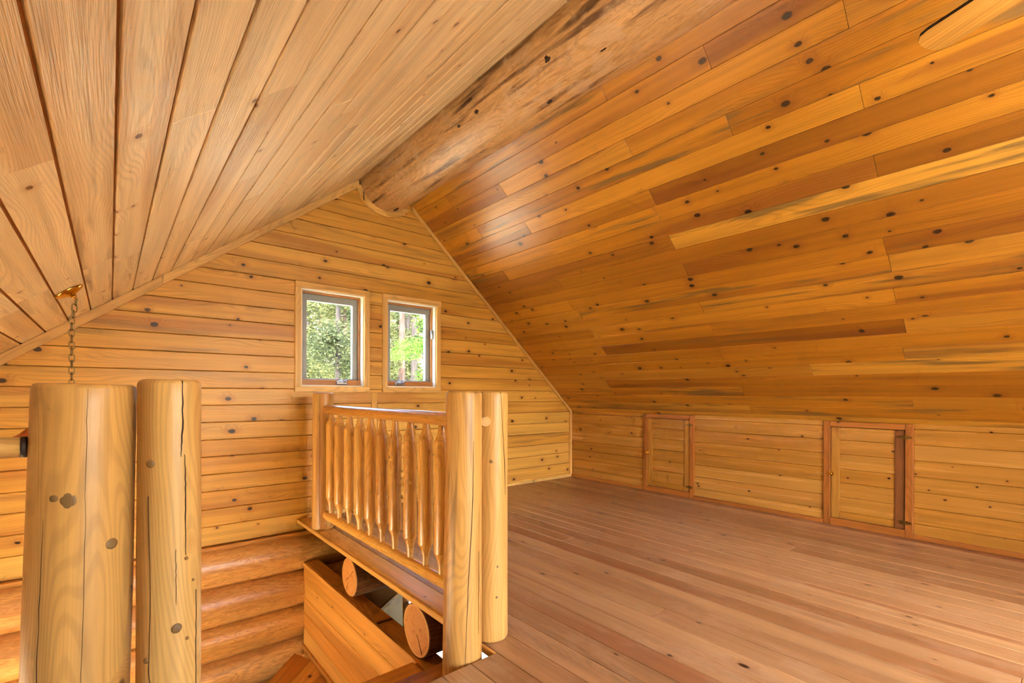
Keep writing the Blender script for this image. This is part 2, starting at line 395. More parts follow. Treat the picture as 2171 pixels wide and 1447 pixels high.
gable = boxes('wall_gable', None, [((a, D + 0.02, c), (b, D + 0.16, d)) for a, b, c, d in wall_with_holes(XL - 0.2, K + 0.25, ZLOW - 0.1, 3.5, HOLE + [LOWWIN])], M['gap'])
tag(gable, 'gable wall of horizontal knotty pine boards over round logs', 'wall', kind='structure')
rear = boxes('wall_rear', None, [((a, YB - 0.14, c), (b, YB, d)) for a, b, c, d in wall_with_holes(XL - 0.2, K + 0.25, ZLOW - 0.1, 3.5, [FILLWIN_REAR])], M['lowwall'])
tag(rear, 'pine wall with an added wide fill window opposite the gable wall', 'wall', kind='structure')
wl = boxes('wall_left', None, [((XL - 0.14, a, c), (XL, b, d)) for a, b, c, d in wall_with_holes(YB, D + 0.16, ZLOW - 0.1, 1.0, [FILLWIN_LEFT])], M['lowwall'])
tag(wl, 'outer wall beyond the stairwell under the low roof edge', 'wall', kind='structure')
knee = boxes('wall_knee', None, [((K + 0.02, YB, -0.2), (K + 0.14, D + 0.16, 1.05))], M['gap'])
tag(knee, 'low knee wall of honey pine boards under the roof slope', 'wall', kind='structure')
lr = boxes('wall_lower', None, [((K + 0.02, YB, ZLOW - 0.1), (K + 0.14, D + 0.16, -0.2))], M['lowwall'])
tag(lr, 'storey wall below the loft floor at the knee wall side', 'wall', kind='structure')
def roof(name, f, x0, x1, t0, t1, mat):
    vs = [(x, y, f(x) + t) for x in (x0, x1) for y in (YB - 0.3, D + 0.3) for t in (t0, t1)]
    return link(name, mesh(name, vs, [(0, 1, 3, 2), (4, 6, 7, 5), (0, 4, 5, 1), (2, 3, 7, 6), (0, 2, 6, 4), (1, 5, 7, 3)]), None, mat)
ceil_r = roof('ceiling_right', zR, 2.0, K + 0.3, 0.026, 0.16, M['gap'])
ceil_l = roof('ceiling_left', zL, XL - 0.4, 2.12, 0.013, 0.16, M['back'])
tag(ceil_r, 'sloping ceiling of amber knotty pine boards above the knee wall', 'ceiling', kind='structure')
tag(ceil_l, 'sloping ceiling of pale grooved boards above the stairwell', 'ceiling', kind='structure')
floor = boxes('floor', None, [((XE + 0.02, YB, -0.055), (K + 0.02, D, -0.024)), ((XL, YB, -0.055), (XE + 0.02, YE - 0.02, -0.024))], M['gap'])
tag(floor, 'loft floor of worn reddish brown softwood planks', 'floor', kind='structure')
lf = boxes('floor_lower', None, [((XL - 0.1, YB, ZLOW - 0.1), (K + 0.1, D + 0.1, ZLOW))], M['lowfloor'])
tag(lf, 'pale wooden floor of the storey below the loft', 'floor', kind='structure')

# ------------------------------------------------------------------ ceiling boards, right slope (rows run along the ridge)
PR, S0 = 0.1295, 0.0584
JR = {0: [2.038], 2: [2.025], 4: [1.393], 5: [0.789], 6: [2.029], 7: [3.273, .75], 8: [2.023], 9: [0.764, 3.27], 10: [2.018], 11: [3.266, .75], 12: [0.754, 3.3], 13: [1.996],
      14: [3.253], 15: [1.996], 16: [0.714, 3.867], 17: [2.0], 18: [1.974], 19: [0.707, 3.2], 20: [1.329, 3.8], 21: [1.967], 22: [0.697, 3.2], 23: [1.311, 3.9], 24: [1.954]}
aw_r = Vector((-1, 0, MR)).normalized()
for k in range(-1, 26):
    s0 = S0 + PR * k
    if s0 < 0: w, s0 = S0 - 0.0012, 0.0
    else: w = PR - 0.0012
    js = JR.get(k, [random.uniform(0.6, 3.6)]) + [random.uniform(-1.6, -0.4)]
    for a, b in cuts(YB, D, js):
        org = Vector((K, 0, ZK)) + aw_r * s0
        plank('plank', ceil_r, org, (0, -1, 0), aw_r, -b + 0.0004, -a - 0.0004, w, 0.02, M['ceil_r'], 0.0016, jit=-random.uniform(0, 0.0016))
# ------------------------------------------------------------------ ceiling boards, left slope (open grooves)
aw_l = Vector((1, 0, ML)).normalized()
PL = 0.1435
JL = {0: [1.62, 3.3], 1: [3.05], 2: [3.2, -.3], 3: [1.63], 4: [2.9, 0.2], 5: [1.65, 3.6], 6: [2.6], 7: [3.1, .9], 8: [2.0]}
for k in range(-13, 19):
    s0 = 0.415 + PL * k if k <= 5 else 0.415 + PL * 5 + 0.1385 * (k - 5)
    w = (PL if k <= 5 else 0.1385) - 0.0100
    org = Vector((-0.541, 0, zL(-0.541))) + aw_l * s0
    js = JL.get(k, [random.uniform(0.5, 4.0)]) + [random.uniform(-1.6, 0)]
    for a, b in cuts(YB, D, js):
        plank('plank', ceil_l, org, (0, 1, 0), aw_l, a + 0.0005, b - 0.0005, w, 0.022, M['ceil_l'], 0.002, jit=-random.uniform(0, 0.002))

# ------------------------------------------------------------------ gable boards
GS = [-0.103, 0.051, 0.188, 0.331, 0.467, 0.608, 0.743, 0.882, 1.021, 1.156, 1.294, 1.434, 1.570, 1.714, 1.845, 1.985, 2.112, 2.250, 2.388, 2.523, 2.660, 2.796, 2.932, 3.070, 3.206]
BAT = (1.955, 2.022, 1.128)
for i in range(len(GS) - 1):
    z0, z1 = GS[i], GS[i + 1] - 0.003
    xl = [max(XL, (z - CL) / ML + 0.002) for z in (z0, z1)]; xr = [min(K, K - (z - ZK) / MR - 0.002) if z > ZK else K for z in (z0, z1)]
    holes = [(a, b) for a, b, c, d in WIN if z0 + 0.05 < d and z1 - 0.05 > c]
    if z1 < 1.15: holes.append(BAT[:2])
    lo, hi = min(xl), max(xr)
    js = [] if (holes and z1 > 1.15) or i > 15 else [random.choice([3.1, 3.6, 3.9, 2.7])] if i % 3 == 1 else []
    for s0, s1 in subtract(lo, hi, holes):
        for a, b in cuts(s0, s1, js):
            e0 = (max(a, xl[0]) if a == lo else a, min(b, xr[0]) if b == hi else b); e1 = (max(a, xl[1]) if a == lo else a, min(b, xr[1]) if b == hi else b)
            plank('plank', gable, (0, D, z0), (1, 0, 0), (0, 0, 1), min(e0[0], e1[0]), max(e0[1], e1[1]), z1 - z0, 0.022, M['gable'], 0.0045, ends=(e0, e1), jit=-random.uniform(0, 0.002))
box('batten', gable, (BAT[0] + 0.004, D - 0.002, 0.0), (BAT[1] - 0.004, D + 0.02, BAT[2]), M['gable'], 0.003)
box('ledger', gable, (XL, D - 0.035, -0.140), (XE + 0.1, D + 0.02, -0.109), M['panel'], 0.003)
# round logs under the boards
LZ = [-0.140, -0.438, -0.746, -1.020, -1.31, -1.60, -1.89, -2.18, -2.47]
for i in range(len(LZ) - 1):
    zc = (LZ[i] + LZ[i + 1]) / 2; r = (LZ[i] - LZ[i + 1]) / 2 + 0.012
    for a, b in ([(XL, K)] if LZ[i] < LOWWIN[2] or LZ[i + 1] > LOWWIN[3] else [(XL, LOWWIN[0]), (LOWWIN[1], K)]):
        log('log', gable, (a, D + 0.03, zc), (b, D + 0.03, zc), r * 0.985, r * 1.01, M['log'], 32, 0.008, i * 3 + 1, M['end'], 26, 0.004)
# ------------------------------------------------------------------ knee wall boards
KS = [0.034, 0.120, 0.246, 0.369, 0.487, 0.613, 0.733, 0.854, 0.905]
DOORS = [(2.660, 3.298, 0.892), (0.834, 1.447, 0.892)]
for i in range(len(KS) - 1):
    z0, z1 = KS[i], KS[i + 1] - 0.0015
    for s0, s1 in subtract(YB, D, [(a, b) for a, b, c in DOORS]):
        for a, b in cuts(s0, s1, [random.uniform(-1.5, -0.3)]):
            plank('plank', knee, (K, 0, z0), (0, -1, 0), (0, 0, 1), -b, -a, z1 - z0, 0.02, M['knee'], 0.0032)
for s0, s1 in subtract(YB, D, [(a, b) for a, b, c in DOORS]):
    box('baseboard', knee, (K - 0.016, s0, 0.0), (K + 0.02, s1, 0.036), M['frame'], 0.003)

# ------------------------------------------------------------------ floor boards
seams = [XE, 1.426, 1.560, 1.700, 1.829, 1.945, 2.090]
while seams[-1] < K - 0.16: seams.append(seams[-1] + 0.1372)
seams.append(K)
def floor_row(x0, x1, y0, y1, js, mat=None):
    for a, b in cuts(y0, y1, js):
        plank('plank', floor, (x0, 0, 0), (0, -1, 0), (1, 0, 0), -b + 0.0006, -a - 0.0006, x1 - x0 - 0.0024, 0.024, mat or M['floor'], 0.0018, jit=-random.uniform(0, 0.0012))
for i in range(len(seams) - 1):
    floor_row(seams[i], seams[i + 1], 1.95 if i == 0 else YB, D - 0.001, [] if i == 0 else [random.uniform(-1.8, 0.2)] + ([random.uniform(0.9, 3.9)] if i % 4 == 2 else []), M['ledge'] if i == 0 else None)
floor_row(seams[0], seams[1], YB, 1.95, [-0.7])
xs = XE
while xs > XL:
    x0 = max(XL, xs - 0.137); floor_row(x0, xs, YB, YE, [random.uniform(-1.6, 0.0)]); xs = x0
box('nosing', floor, (XE - 0.016, YE, -0.034), (XE - 0.0005, D - 0.001, -0.001), M['ledge'], 0.006)
box('fascia', floor, (XE + 0.03, YE, -0.060), (XE + 0.05, D - 0.17, -0.036), M['panel'], 0.002)
box('fascia', floor, (XL, YE - 0.05, -0.16), (XE, YE - 0.03, -0.026), M['panel'], 0.002)

# ------------------------------------------------------------------ trims
def trimobj(name, label): return tag(empty(name), label, 'trim', kind='structure')
t1 = trimobj('trim_1', 'narrow pine trim strip along the gable wall under the amber ceiling')
def slope_strip(parent, x0, x1, f, hgt, th, y1=D, name='strip', mat=None):
    vs = []
    for y in (y1 - th, y1):
        for x, dz in ((x0, 0), (x1, 0), (x1, -hgt), (x0, -hgt)): vs.append((x, y, f(x) + dz))
    me = mesh(name, vs, [(0, 1, 2, 3), (7, 6, 5, 4), (0, 4, 5, 1), (1, 5, 6, 2), (2, 6, 7, 3), (3, 7, 4, 0)])
    # rebuild in a local frame with X along the strip
    c = sum((Vector(v) for v in vs), Vector()) / 8; ax = Vector((x1 - x0, 0, f(x1) - f(x0))).normalized()
    mw = frame(c, ax, (0, 1, 0)); inv = mw.inverted()
    for v in me.vertices: v.co = inv @ v.co
    bm = bmesh.new(); bm.from_mesh(me); bmesh.ops.recalc_face_normals(bm, faces=bm.faces); bmesh.ops.bevel(bm, geom=bm.edges[:], offset=0.004, segments=2, affect='EDGES'); bm.to_mesh(me); bm.free()
    return link(name, me, parent, mat or M['trim'], mw)
slope_strip(t1, 2.375, 3.30, zR, 0.040, 0.030); slope_strip(t1, 3.301, K - 0.001, zR, 0.040, 0.030)
t2 = trimobj('trim_2', 'wide pine trim board along the gable wall under the pale ceiling')
slope_strip(t2, XL, 0.30, zL, 0.072, 0.030); slope_strip(t2, 0.301, 1.815, zL, 0.068, 0.030)
t3 = trimobj('trim_3', 'pale upright corner strip between gable wall and knee wall')
box('strip', t3, (K - 0.034, D - 0.030, 0.0), (K, D, ZK), M['trim'], 0.005)
t5 = trimobj('trim_5', 'pale strip along the foot of the gable wall')
box('strip', t5, (1.46, D - 0.026, 0.0), (K - 0.034, D, 0.036), M['trim'], 0.004)
# curved trim under the ridge log
RC = Vector((2.092, 0, 3.185)); RR = 0.268
t4 = trimobj('trim_4', 'curved wooden trim band around the ridge log end')
angs = [math.radians(a) for a in (196, 214, 233, 252, 270, 288, 306, 322)]
for q0, q1 in ((0, 4), (4, 7)):
    vs, fs = [], []
    for i in range(q0, q1 + 1):
        a = angs[i]
        for rr in (RR * 0.97, RR + 0.050):
            for y in (D - 0.032, D): vs.append((RC.x + rr * math.cos(a), y, RC.z + rr * math.sin(a)))
    for i in range(q1 - q0):
        b = 4 * i
        fs += [(b, b + 4, b + 6, b + 2), (b + 1, b + 3, b + 7, b + 5), (b + 2, b + 6, b + 7, b + 3), (b, b + 1, b + 5, b + 4)]
    fs += [(0, 2, 3, 1), (4 * (q1 - q0), 4 * (q1 - q0) + 1, 4 * (q1 - q0) + 3, 4 * (q1 - q0) + 2)]
    link('curved_strip', mesh('curved_strip', vs, fs), t4, M['trim'])

# ------------------------------------------------------------------ ridge log
ridge = log('ridge_beam', None, (RC.x, YB, RC.z), (RC.x, D + 0.02, RC.z), RR * 1.02, RR, M['ridge'], 56, 0.010, 5, None, 60, 0.004)
tag(ridge, 'thick weathered ridge log with peeled mottled surface', 'beam', kind='structure')
def gouge(a, y, la, ly, sd):
    """dark torn knot hole lying on the ridge log at angle a and distance y"""
    th = math.radians(a); N = Vector((math.cos(th), 0, math.sin(th))); rd = random.Random(sd); seg = 14
    vs, fs = [(0, 0, 0.004)], []
    jag = [rd.uniform(0.65, 1.25) for _ in range(seg)]
    for f, h in ((0.6, 0.004), (1.0, -0.006)):
        for k in range(seg):
            q = 2 * PI * k / seg; u, v = la * f * jag[k] * math.sin(q), ly * f * jag[k] * math.cos(q)
            vs.append((v, u, h - (RR - math.sqrt(max(1e-9, RR * RR - u * u)))))
    for k in range(seg):
        k2 = (k + 1) % seg; fs += [(0, 1 + k, 1 + k2), (1 + k, 1 + seg + k, 1 + seg + k2, 1 + k2)]
    link('knot_hole', mesh('knot_hole', vs, fs, True), ridge, M['hole'], frame(Vector((RC.x, y, RC.z)) + N * (RR * 1.004), (0, 1, 0), N.cross(Vector((0, 1, 0)))))
for g_ in ((-140, 1.944, 0.024, 0.030, 1), (-159, 2.671, 0.010, 0.075, 2), (-141, 2.621, 0.016, 0.030, 3), (-140, 2.842, 0.014, 0.022, 4), (-96, 2.105, 0.016, 0.034, 5), (-78, 4.33, 0.012, 0.060, 6), (-113, 1.622, 0.010, 0.040, 7)): gouge(*g_)

# ------------------------------------------------------------------ windows
def window(idx, W, H, label):
    w = tag(empty('window_%d' % idx, ((W[0] + W[1]) / 2, D, W[2])), label, 'window', kind='structure')
    x0, x1, z0, z1 = W; c = CAS
    for n, lo, hi in (('casing', (x0, D - 0.024, z1 - c), (x1, D + 0.02, z1)), ('casing', (x0, D - 0.026, z0), (x1, D + 0.02, z0 + c)),
                      ('casing', (x0, D - 0.022, z0 + c), (x0 + c, D + 0.02, z1 - c)), ('casing', (x1 - c, D - 0.022, z0 + c), (x1, D + 0.02, z1 - c))):
        box(n, w, lo, hi, M['trim'], 0.003)
    a, b, p, q = H
    for lo, hi in (((a, D + 0.0, q - 0.012), (b, D + 0.16, q)), ((a, D + 0.0, p), (b, D + 0.16, p + 0.012)), ((a, D, p + 0.012), (a + 0.012, D + 0.16, q - 0.012)), ((b - 0.012, D, p + 0.012), (b, D + 0.16, q - 0.012))):
        box('jamb', w, lo, hi, M['jamb'], 0.0015)
    a, b, p, q = a + 0.012, b - 0.012, p + 0.012, q - 0.012; s = 0.018
    for lo, hi in (((a, D + 0.055, q - s), (b, D + 0.085, q)), ((a, D + 0.045, p), (b, D + 0.085, p + 0.050)), ((a, D + 0.055, p + 0.05), (a + s, D + 0.085, q - s)), ((b - s, D + 0.055, p + 0.05), (b, D + 0.085, q - s))):
        box('stop', w, lo, hi, M['stop'], 0.004)
    g = 0.066
    sash = empty('sash', ((a + b) / 2, D + 0.11, p)); sash.parent = w; sash.matrix_parent_inverse = Matrix.Translation(w.location).inverted()
    for lo, hi in (((a, D + 0.086, q - g - 0.012), (b, D + 0.135, q - 0.004)), ((a, D + 0.086, p + 0.01), (b, D + 0.135, p + 0.062)), ((a, D + 0.086, p + 0.062), (a + g, D + 0.135, q - g - 0.012)), ((b - g, D + 0.086, p + 0.062), (b, D + 0.135, q - g - 0.012))):
        box('sash_bar', sash, lo, hi, M['sash'], 0.004)
    link('pane', mesh('pane', [(a + g - .005, D + 0.112, p + 0.058), (b - g + .005, D + 0.112, p + 0.058), (b - g + .005, D + 0.112, q - g - .008), (a + g - .005, D + 0.112, q - g - .008)], [(0, 1, 2, 3)]), sash, M['glass'])
    # crank operator
    cx = a + (b - a) * (0.66 if idx == 1 else 0.27)
    ck = box('crank', w, (cx - 0.055, D + 0.022, p + 0.004), (cx + 0.055, D + 0.046, p + 0.036), M['silver'], 0.010)
    tube('crank_arm', ck, [(cx - 0.045, D + 0.026, p + 0.030), (cx, D + 0.014, p + 0.048), (cx + 0.02, D + 0.016, p + 0.036), (cx + 0.052, D + 0.020, p + 0.050)], 0.007, M['silver'])
    if idx == 2:
        lk = box('sash_lock', w, (b - s - 0.008, D + 0.036, 1.70), (b - s + 0.020, D + 0.056, 1.80), M['silver'], 0.004)
        tube('lock_lever', lk, [(b - s, D + 0.034, 1.79), (b - s - 0.006, D + 0.018, 1.74), (b - s - 0.004, D + 0.024, 1.705)], 0.006, M['silver'])
    return w
window(1, WIN[0], HOLE[0], 'taller wood-cased gable window looking onto dense pine foliage')
window(2, WIN[1], HOLE[1], 'wood-cased gable window looking onto one thick pine trunk')
def simple_window(idx, axis, u0, u1, z0, z1, v, th, label):
    w = tag(empty('window_%d' % idx), label, 'window', kind='structure')
    def bx(n, a, b, c, d, m, v0=v, v1=v + th):
        lo, hi = ((a, v0, c), (b, v1, d)) if axis == 'x' else ((v0, a, c), (v1, b, d)); box(n, w, lo, hi, m, 0.003)
    f = 0.05; n = 3
    bx('frame_bar', u0, u1, z1 - f, z1, M['trim']); bx('frame_bar', u0, u1, z0, z0 + f, M['trim'])
    for i in range(n + 1):
        u = u0 + (u1 - u0 - f) * i / n; bx('frame_bar', u, u + f, z0 + f, z1 - f, M['trim'])
    for i in range(n):
        ua = u0 + (u1 - u0 - f) * i / n + f; ub = u0 + (u1 - u0 - f) * (i + 1) / n; vv = v + th / 2
        P = [(ua, vv, z0 + f), (ub, vv, z0 + f), (ub, vv, z1 - f), (ua, vv, z1 - f)] if axis == 'x' else [(vv, ua, z0 + f), (vv, ub, z0 + f), (vv, ub, z1 - f), (vv, ua, z1 - f)]
        link('pane', mesh('pane', P, [(0, 1, 2, 3)]), w, M['glass'])
simple_window(3, 'x', *FILLWIN_REAR, YB - 0.11, 0.08, 'added wide three-light fill window in the unseen wall opposite the gable')
simple_window(4, 'x', *LOWWIN, D + 0.05, 0.08, 'wide window between the logs of the storey below')
simple_window(5, 'y', *FILLWIN_LEFT, XL - 0.11, 0.08, 'added wide window lighting the stairwell from the unseen outer wall')

# ------------------------------------------------------------------ access doors in the knee wall
def access_door(idx, y0, y1, zt, label, right_mat):
    d = tag(empty('door_%d' % idx, (K, (y0 + y1) / 2, 0)), label, 'door', kind='structure'); c = 0.052
    # y1 is the edge nearer the gable wall
    for n, lo, hi in (('frame_board', (K - 0.014, y0, 0.0), (K + 0.02, y0 + c, zt)), ('frame_board', (K - 0.014, y1 - c, 0.0), (K + 0.02, y1, zt)),
                      ('frame_board', (K - 0.014, y0 + c, zt - 0.046), (K + 0.02, y1 - c, zt)), ('frame_board', (K - 0.014, y0 + c, 0.0), (K + 0.02, y1 - c, 0.060))):
        box(n, d, lo, hi, M['frame'], 0.003)
    a, b, p, q = y0 + c + 0.003, y1 - c - 0.003, 0.062, zt - 0.049; sw = 0.062
    leaf = empty('door_leaf', (K, (a + b) / 2, p)); leaf.parent = d; leaf.matrix_parent_inverse = Matrix.Translation(d.location).inverted()
    box('stile', leaf, (K - 0.004, b - sw, p), (K + 0.018, b, q), M['knee'], 0.003); box('stile', leaf, (K - 0.004, a, p), (K + 0.018, a + sw, q), right_mat, 0.003)
    zz = [p, 0.120, 0.246, 0.369, 0.487, 0.613, 0.733, q]
    for i in range(len(zz) - 1):
        plank('plank', leaf, (K + 0.004, 0, zz[i]), (0, -1, 0), (0, 0, 1), -(b - sw), -(a + sw), zz[i + 1] - zz[i] - 0.0015, 0.014, M['knee'], 0.003)
    for hz in (q - 0.055, p + 0.055):
        h = box('hinge', d, (K - 0.012, a - 0.005, hz - 0.016), (K - 0.003, a + 0.003, hz + 0.016), M['brass'], 0.003)
        for sy in (1, -1):     # leaf plates with a pointed outline
            yy = a - 0.001; pts = [(0, .013), (.018, .016), (.026, .008), (.040, .010), (.046, 0), (.040, -.010), (.026, -.008), (.018, -.016), (0, -.013)]
            xo = K - 0.0065 if sy > 0 else K - 0.0165
            vs = [(xo + t_, yy + sy * u, hz + v_) for t_ in (0, 0.003) for u, v_ in pts]; m_ = len(pts)
            fs = [tuple(range(m_)), tuple(range(2 * m_ - 1, m_ - 1, -1))] + [(i, (i + 1) % m_, (i + 1) % m_ + m_, i + m_) for i in range(m_)]
            link('hinge_plate', mesh('hinge_plate', vs, fs), h, M['oldbrass'])
    lz = 0.440
    lt = box('latch', d, (K - 0.012, b - 0.022, lz - 0.018), (K - 0.004, b + 0.002, lz + 0.018), M['brass'], 0.003)
    box('latch_keeper', lt, (K - 0.022, b + 0.006, lz - 0.018), (K - 0.013, b + 0.022, lz + 0.018), M['brass'], 0.003)
    lathe('latch_knob', lt, (K - 0.012, b - 0.006, lz), (K - 0.034, b - 0.006, lz), [(0, .004), (.008, .004), (.010, .009), (.018, .010), (.022, .005)], M['brass'], 12)
    return d
access_door(1, *DOORS[0], 'low board access door with brass latch next to the gable wall corner', M['knee'])
access_door(2, *DOORS[1], 'low board access door with a dark brown hinge stile', M['darkstile'])

# ------------------------------------------------------------------ posts
def strip_on(parent, base, top, r0, r1, z0, pts, wd, name='crack', mat=None):
    """dark drying check on an upright post: pts = [(angle deg, z)]"""
    base, top = Vector(base), Vector(top); vs, fs = [], []
    n = 14; P = []
    for i in range(len(pts) - 1):
        for k in range(n // (len(pts) - 1) + 1):
            q = k / (n // (len(pts) - 1) + 1); P.append((pts[i][0] * (1 - q) + pts[i + 1][0] * q, pts[i][1] * (1 - q) + pts[i + 1][1] * q))
    P.append(pts[-1])
    for i, (a, z) in enumerate(P):
        q = (z - base.z) / (top.z - base.z); c = base.lerp(top, q); r = (r0 * (1 - q) + r1 * q)
        w_ = wd * math.sin(PI * (0.06 + 0.88 * i / (len(P) - 1))) * random.uniform(0.7, 1.1); a += random.uniform(-0.8, 0.8)
        for s, dr in ((-1, -0.004), (-0.5, 0.0016), (0.5, 0.0016), (1, -0.004)):
            th = math.radians(a) + s * w_ / r / 2
            vs.append((c.x + (r + dr) * math.cos(th), c.y + (r + dr) * math.sin(th), z))
    for i in range(len(P) - 1):
        for k in range(3): fs.append((4 * i + k, 4 * i + k + 1, 4 * i + 5 + k, 4 * i + 4 + k))
    return link(name, mesh(name, vs, fs), parent, mat or M['crack'])

def knot_on(parent, base, top, r0, r1, a, z, ry, rz, mat=None):
    base, top = Vector(base), Vector(top); q = (z - base.z) / (top.z - base.z); c = base.lerp(top, q); r = r0 * (1 - q) + r1 * q
    th = math.radians(a); N = Vector((math.cos(th), math.sin(th), 0)); T = Vector((-math.sin(th), math.cos(th), 0))
    vs, fs = [(0, 0, 0.0035)], []; seg = 16
    for j, f in enumerate((0.55, 0.9, 1.0)):
        for k in range(seg):
            b_ = 2 * PI * k / seg; u, v = ry * f * math.cos(b_), rz * f * math.sin(b_)
            sag = r - math.sqrt(max(1e-9, r * r - u * u)); vs.append((v, u, (0.0032, 0.0024, -0.001)[j] - sag))
    for k in range(seg):
        k2 = (k + 1) % seg; fs.append((0, 1 + k, 1 + k2))
        for j in range(2): fs.append((1 + j * seg + k, 1 + (j + 1) * seg + k, 1 + (j + 1) * seg + k2, 1 + j * seg + k2))
    me = mesh('knot', vs, fs, True); 
    mw = frame(c + N * (r - 0.0005), (0, 0, 1), N.cross(Vector((0, 0, 1))))
    kn = link('knot', me, parent, mat or M['knot'], mw)
    return kn

def post(name, base, top, r0, r1, label, sd, cracks=(), knots=(), group=None, wob=0.012, mat='post'):
    p = log(name, None, base, top, r0, r1, M[mat], 40, wob, sd, M['postend'], 24, 0.012)
    tag(p, label, 'post', group)
    for pts, wd in cracks: strip_on(p, base, top, r0, r1, 0, pts, wd)
    for (a, z, ry, rz) in knots: knot_on(p, base, top, r0, r1, a, z, ry, rz)
    return p
post('log_post', (-0.068, 1.60, 0.0), (-0.045, 1.60, 1.140), 0.106, 0.1005, 'thick peeled log post standing beside a slimmer post at the stair head', 21,
     [([(-86, 1.128), (-87, 0.94), (-84, 0.62), (-86, 0.2)], 0.0022), ([(-129, 0.83), (-130, 0.5), (-129, 0.1)], 0.0035), ([(-108, 0.6), (-109, 0.2)], 0.002)],
     [(-56, 0.752, 0.0145, 0.014), (-19, 0.616, 0.007, 0.009), (-103, 0.868, 0.018, 0.022), (-117, 0.876, 0.010, 0.010)], wob=0.010)
post('newel_post', (0.122, 1.55, 0.0), (0.122, 1.55, 1.153), 0.0705, 0.0690, 'slim peeled newel post with a long split beside the thick log post', 33,
     [([(-73, 1.150), (-72, 1.03), (-75, 0.955)], 0.0052), ([(-68, 0.96), (-66, 0.86), (-66, 0.70)], 0.0036), ([(-134, 0.86), (-127, 0.62), (-130, 0.42), (-124, 0.36), (-131, 0.2)], 0.0022), ([(-40, 0.6), (-40, 0.25)], 0.0022), ([(-84, 0.72), (-83, 0.58)], 0.0018)],
     [(-82, 0.519, 0.0125, 0.013), (-136, 0.449, 0.008, 0.008), (-64, 0.691, 0.0048, 0.0045), (-130, 0.941, 0.010, 0.0105), (-62, 0.484, 0.004, 0.005), (-48, 0.629, 0.0035, 0.004)], wob=0.008)
post('newel_post', (1.172, 1.722, -0.181), (1.176, 1.722, 1.130), 0.0865, 0.0775, 'honey coloured newel post reaching below the floor edge at the baluster railing', 41,
     [([(-92, 0.92), (-94, 0.70), (-108, 0.3), (-113, 0.13), (-117, 0.0), (-118, -0.15)], 0.0042), ([(-70, 0.45), (-72, 0.1)], 0.002)], [], wob=0.008)

# ------------------------------------------------------------------ baluster railing
RX = 1.36
rail = tag(empty('railing', (RX, 1.76, 0)), 'log railing with ten turned balusters along the stairwell edge', 'railing')
b_, t_ = (1.354, 1.76, -0.001), (1.354, 1.76, 1.130)
pp = log('end_post', rail, b_, t_, 0.0805, 0.0785, M['post'], 40, 0.008, 51, M['postend'], 24, 0.012); pp['label'] = 'peeled log end post with a split'
strip_on(pp, b_, t_, 0.0805, 0.0785, 0, [(-94, 1.126), (-87, 0.98), (-76, 0.8), (-72, 0.66)], 0.004)
for k_ in ((-126, 0.816, 0.0085, 0.0085), (-104, 0.344, 0.006, 0.006), (-107, 0.207, 0.006, 0.006)): knot_on(pp, b_, t_, 0.0805, 0.0785, *k_)
b_, t_ = (1.36, 4.05, -0.001), (1.357, 4.05, 1.122)
pp = log('wall_post', rail, b_, t_, 0.088, 0.082, M['post'], 40, 0.008, 57, M['postend'], 24, 0.010)
strip_on(pp, b_, t_, 0.088, 0.082, 0, [(-128, 1.1), (-126, 0.7), (-128, 0.3), (-126, 0.05)], 0.004)
LRL = 4.02 - 1.80
lathe('top_rail', rail, (RX, 1.80, 0.985), (RX, 4.02, 0.985), [(0, .030), (.02, .036)] + [(.02 + i * (LRL - .12) / 14, .0375 - .001 * (i / 14)) for i in range(1, 15)] + [(LRL - .05, .034), (LRL - .02, .028), (LRL, .020)], M['rail'], 24, 0.012, 61)
lathe('bottom_rail', rail, (RX, 1.80, 0.123), (RX, 4.02, 0.123), [(0, .028), (.02, .035)] + [(.02 + i * (LRL - .14) / 14, .036) for i in range(1, 15)] + [(LRL - .06, .032), (LRL - .02, .024), (LRL, .018)], M['rail'], 24, 0.010, 62)
lathe('tenon', rail, (1.298, 1.735, 0.995), (1.278, 1.702, 0.995), [(0, .024), (.03, .024), (.035, .021)], M['postend'], 16)
BY = [3.870, 3.684, 3.485, 3.293, 3.109, 2.925, 2.743, 2.547, 2.365, 2.197, 2.02]
for i, y in enumerate(BY):
    r = random.uniform(0.0375, 0.042); L = 0.89; e0 = random.uniform(-0.012, 0.012); e1 = random.uniform(-0.012, 0.012)
    prof = [(0, .0165), (.055, .0170), (.085 + e0, .0185), (.110 + e0, .0215), (.134 + e0, .0265), (.152 + e0, .0325), (.164 + e0, r * .975), (.168 + e0, r)] + [(.172 + e0 + (L - .33 - e0) * k / 6, r * (1 + random.uniform(-.012, .012))) for k in range(1, 6)] + \
           [(L - .146 + e1, r), (L - .142 + e1, r * .975), (L - .130 + e1, .0330), (L - .114 + e1, .0275), (L - .094 + e1, .0230), (L - .072 + e1, .0200), (L - .045, .0185), (L, .018)]
    lathe('baluster', rail, (RX, y, 0.110), (RX, y, 1.0), prof, M['rail'], 20, 0.012, 70 + i, roll=random.uniform(0, 1))

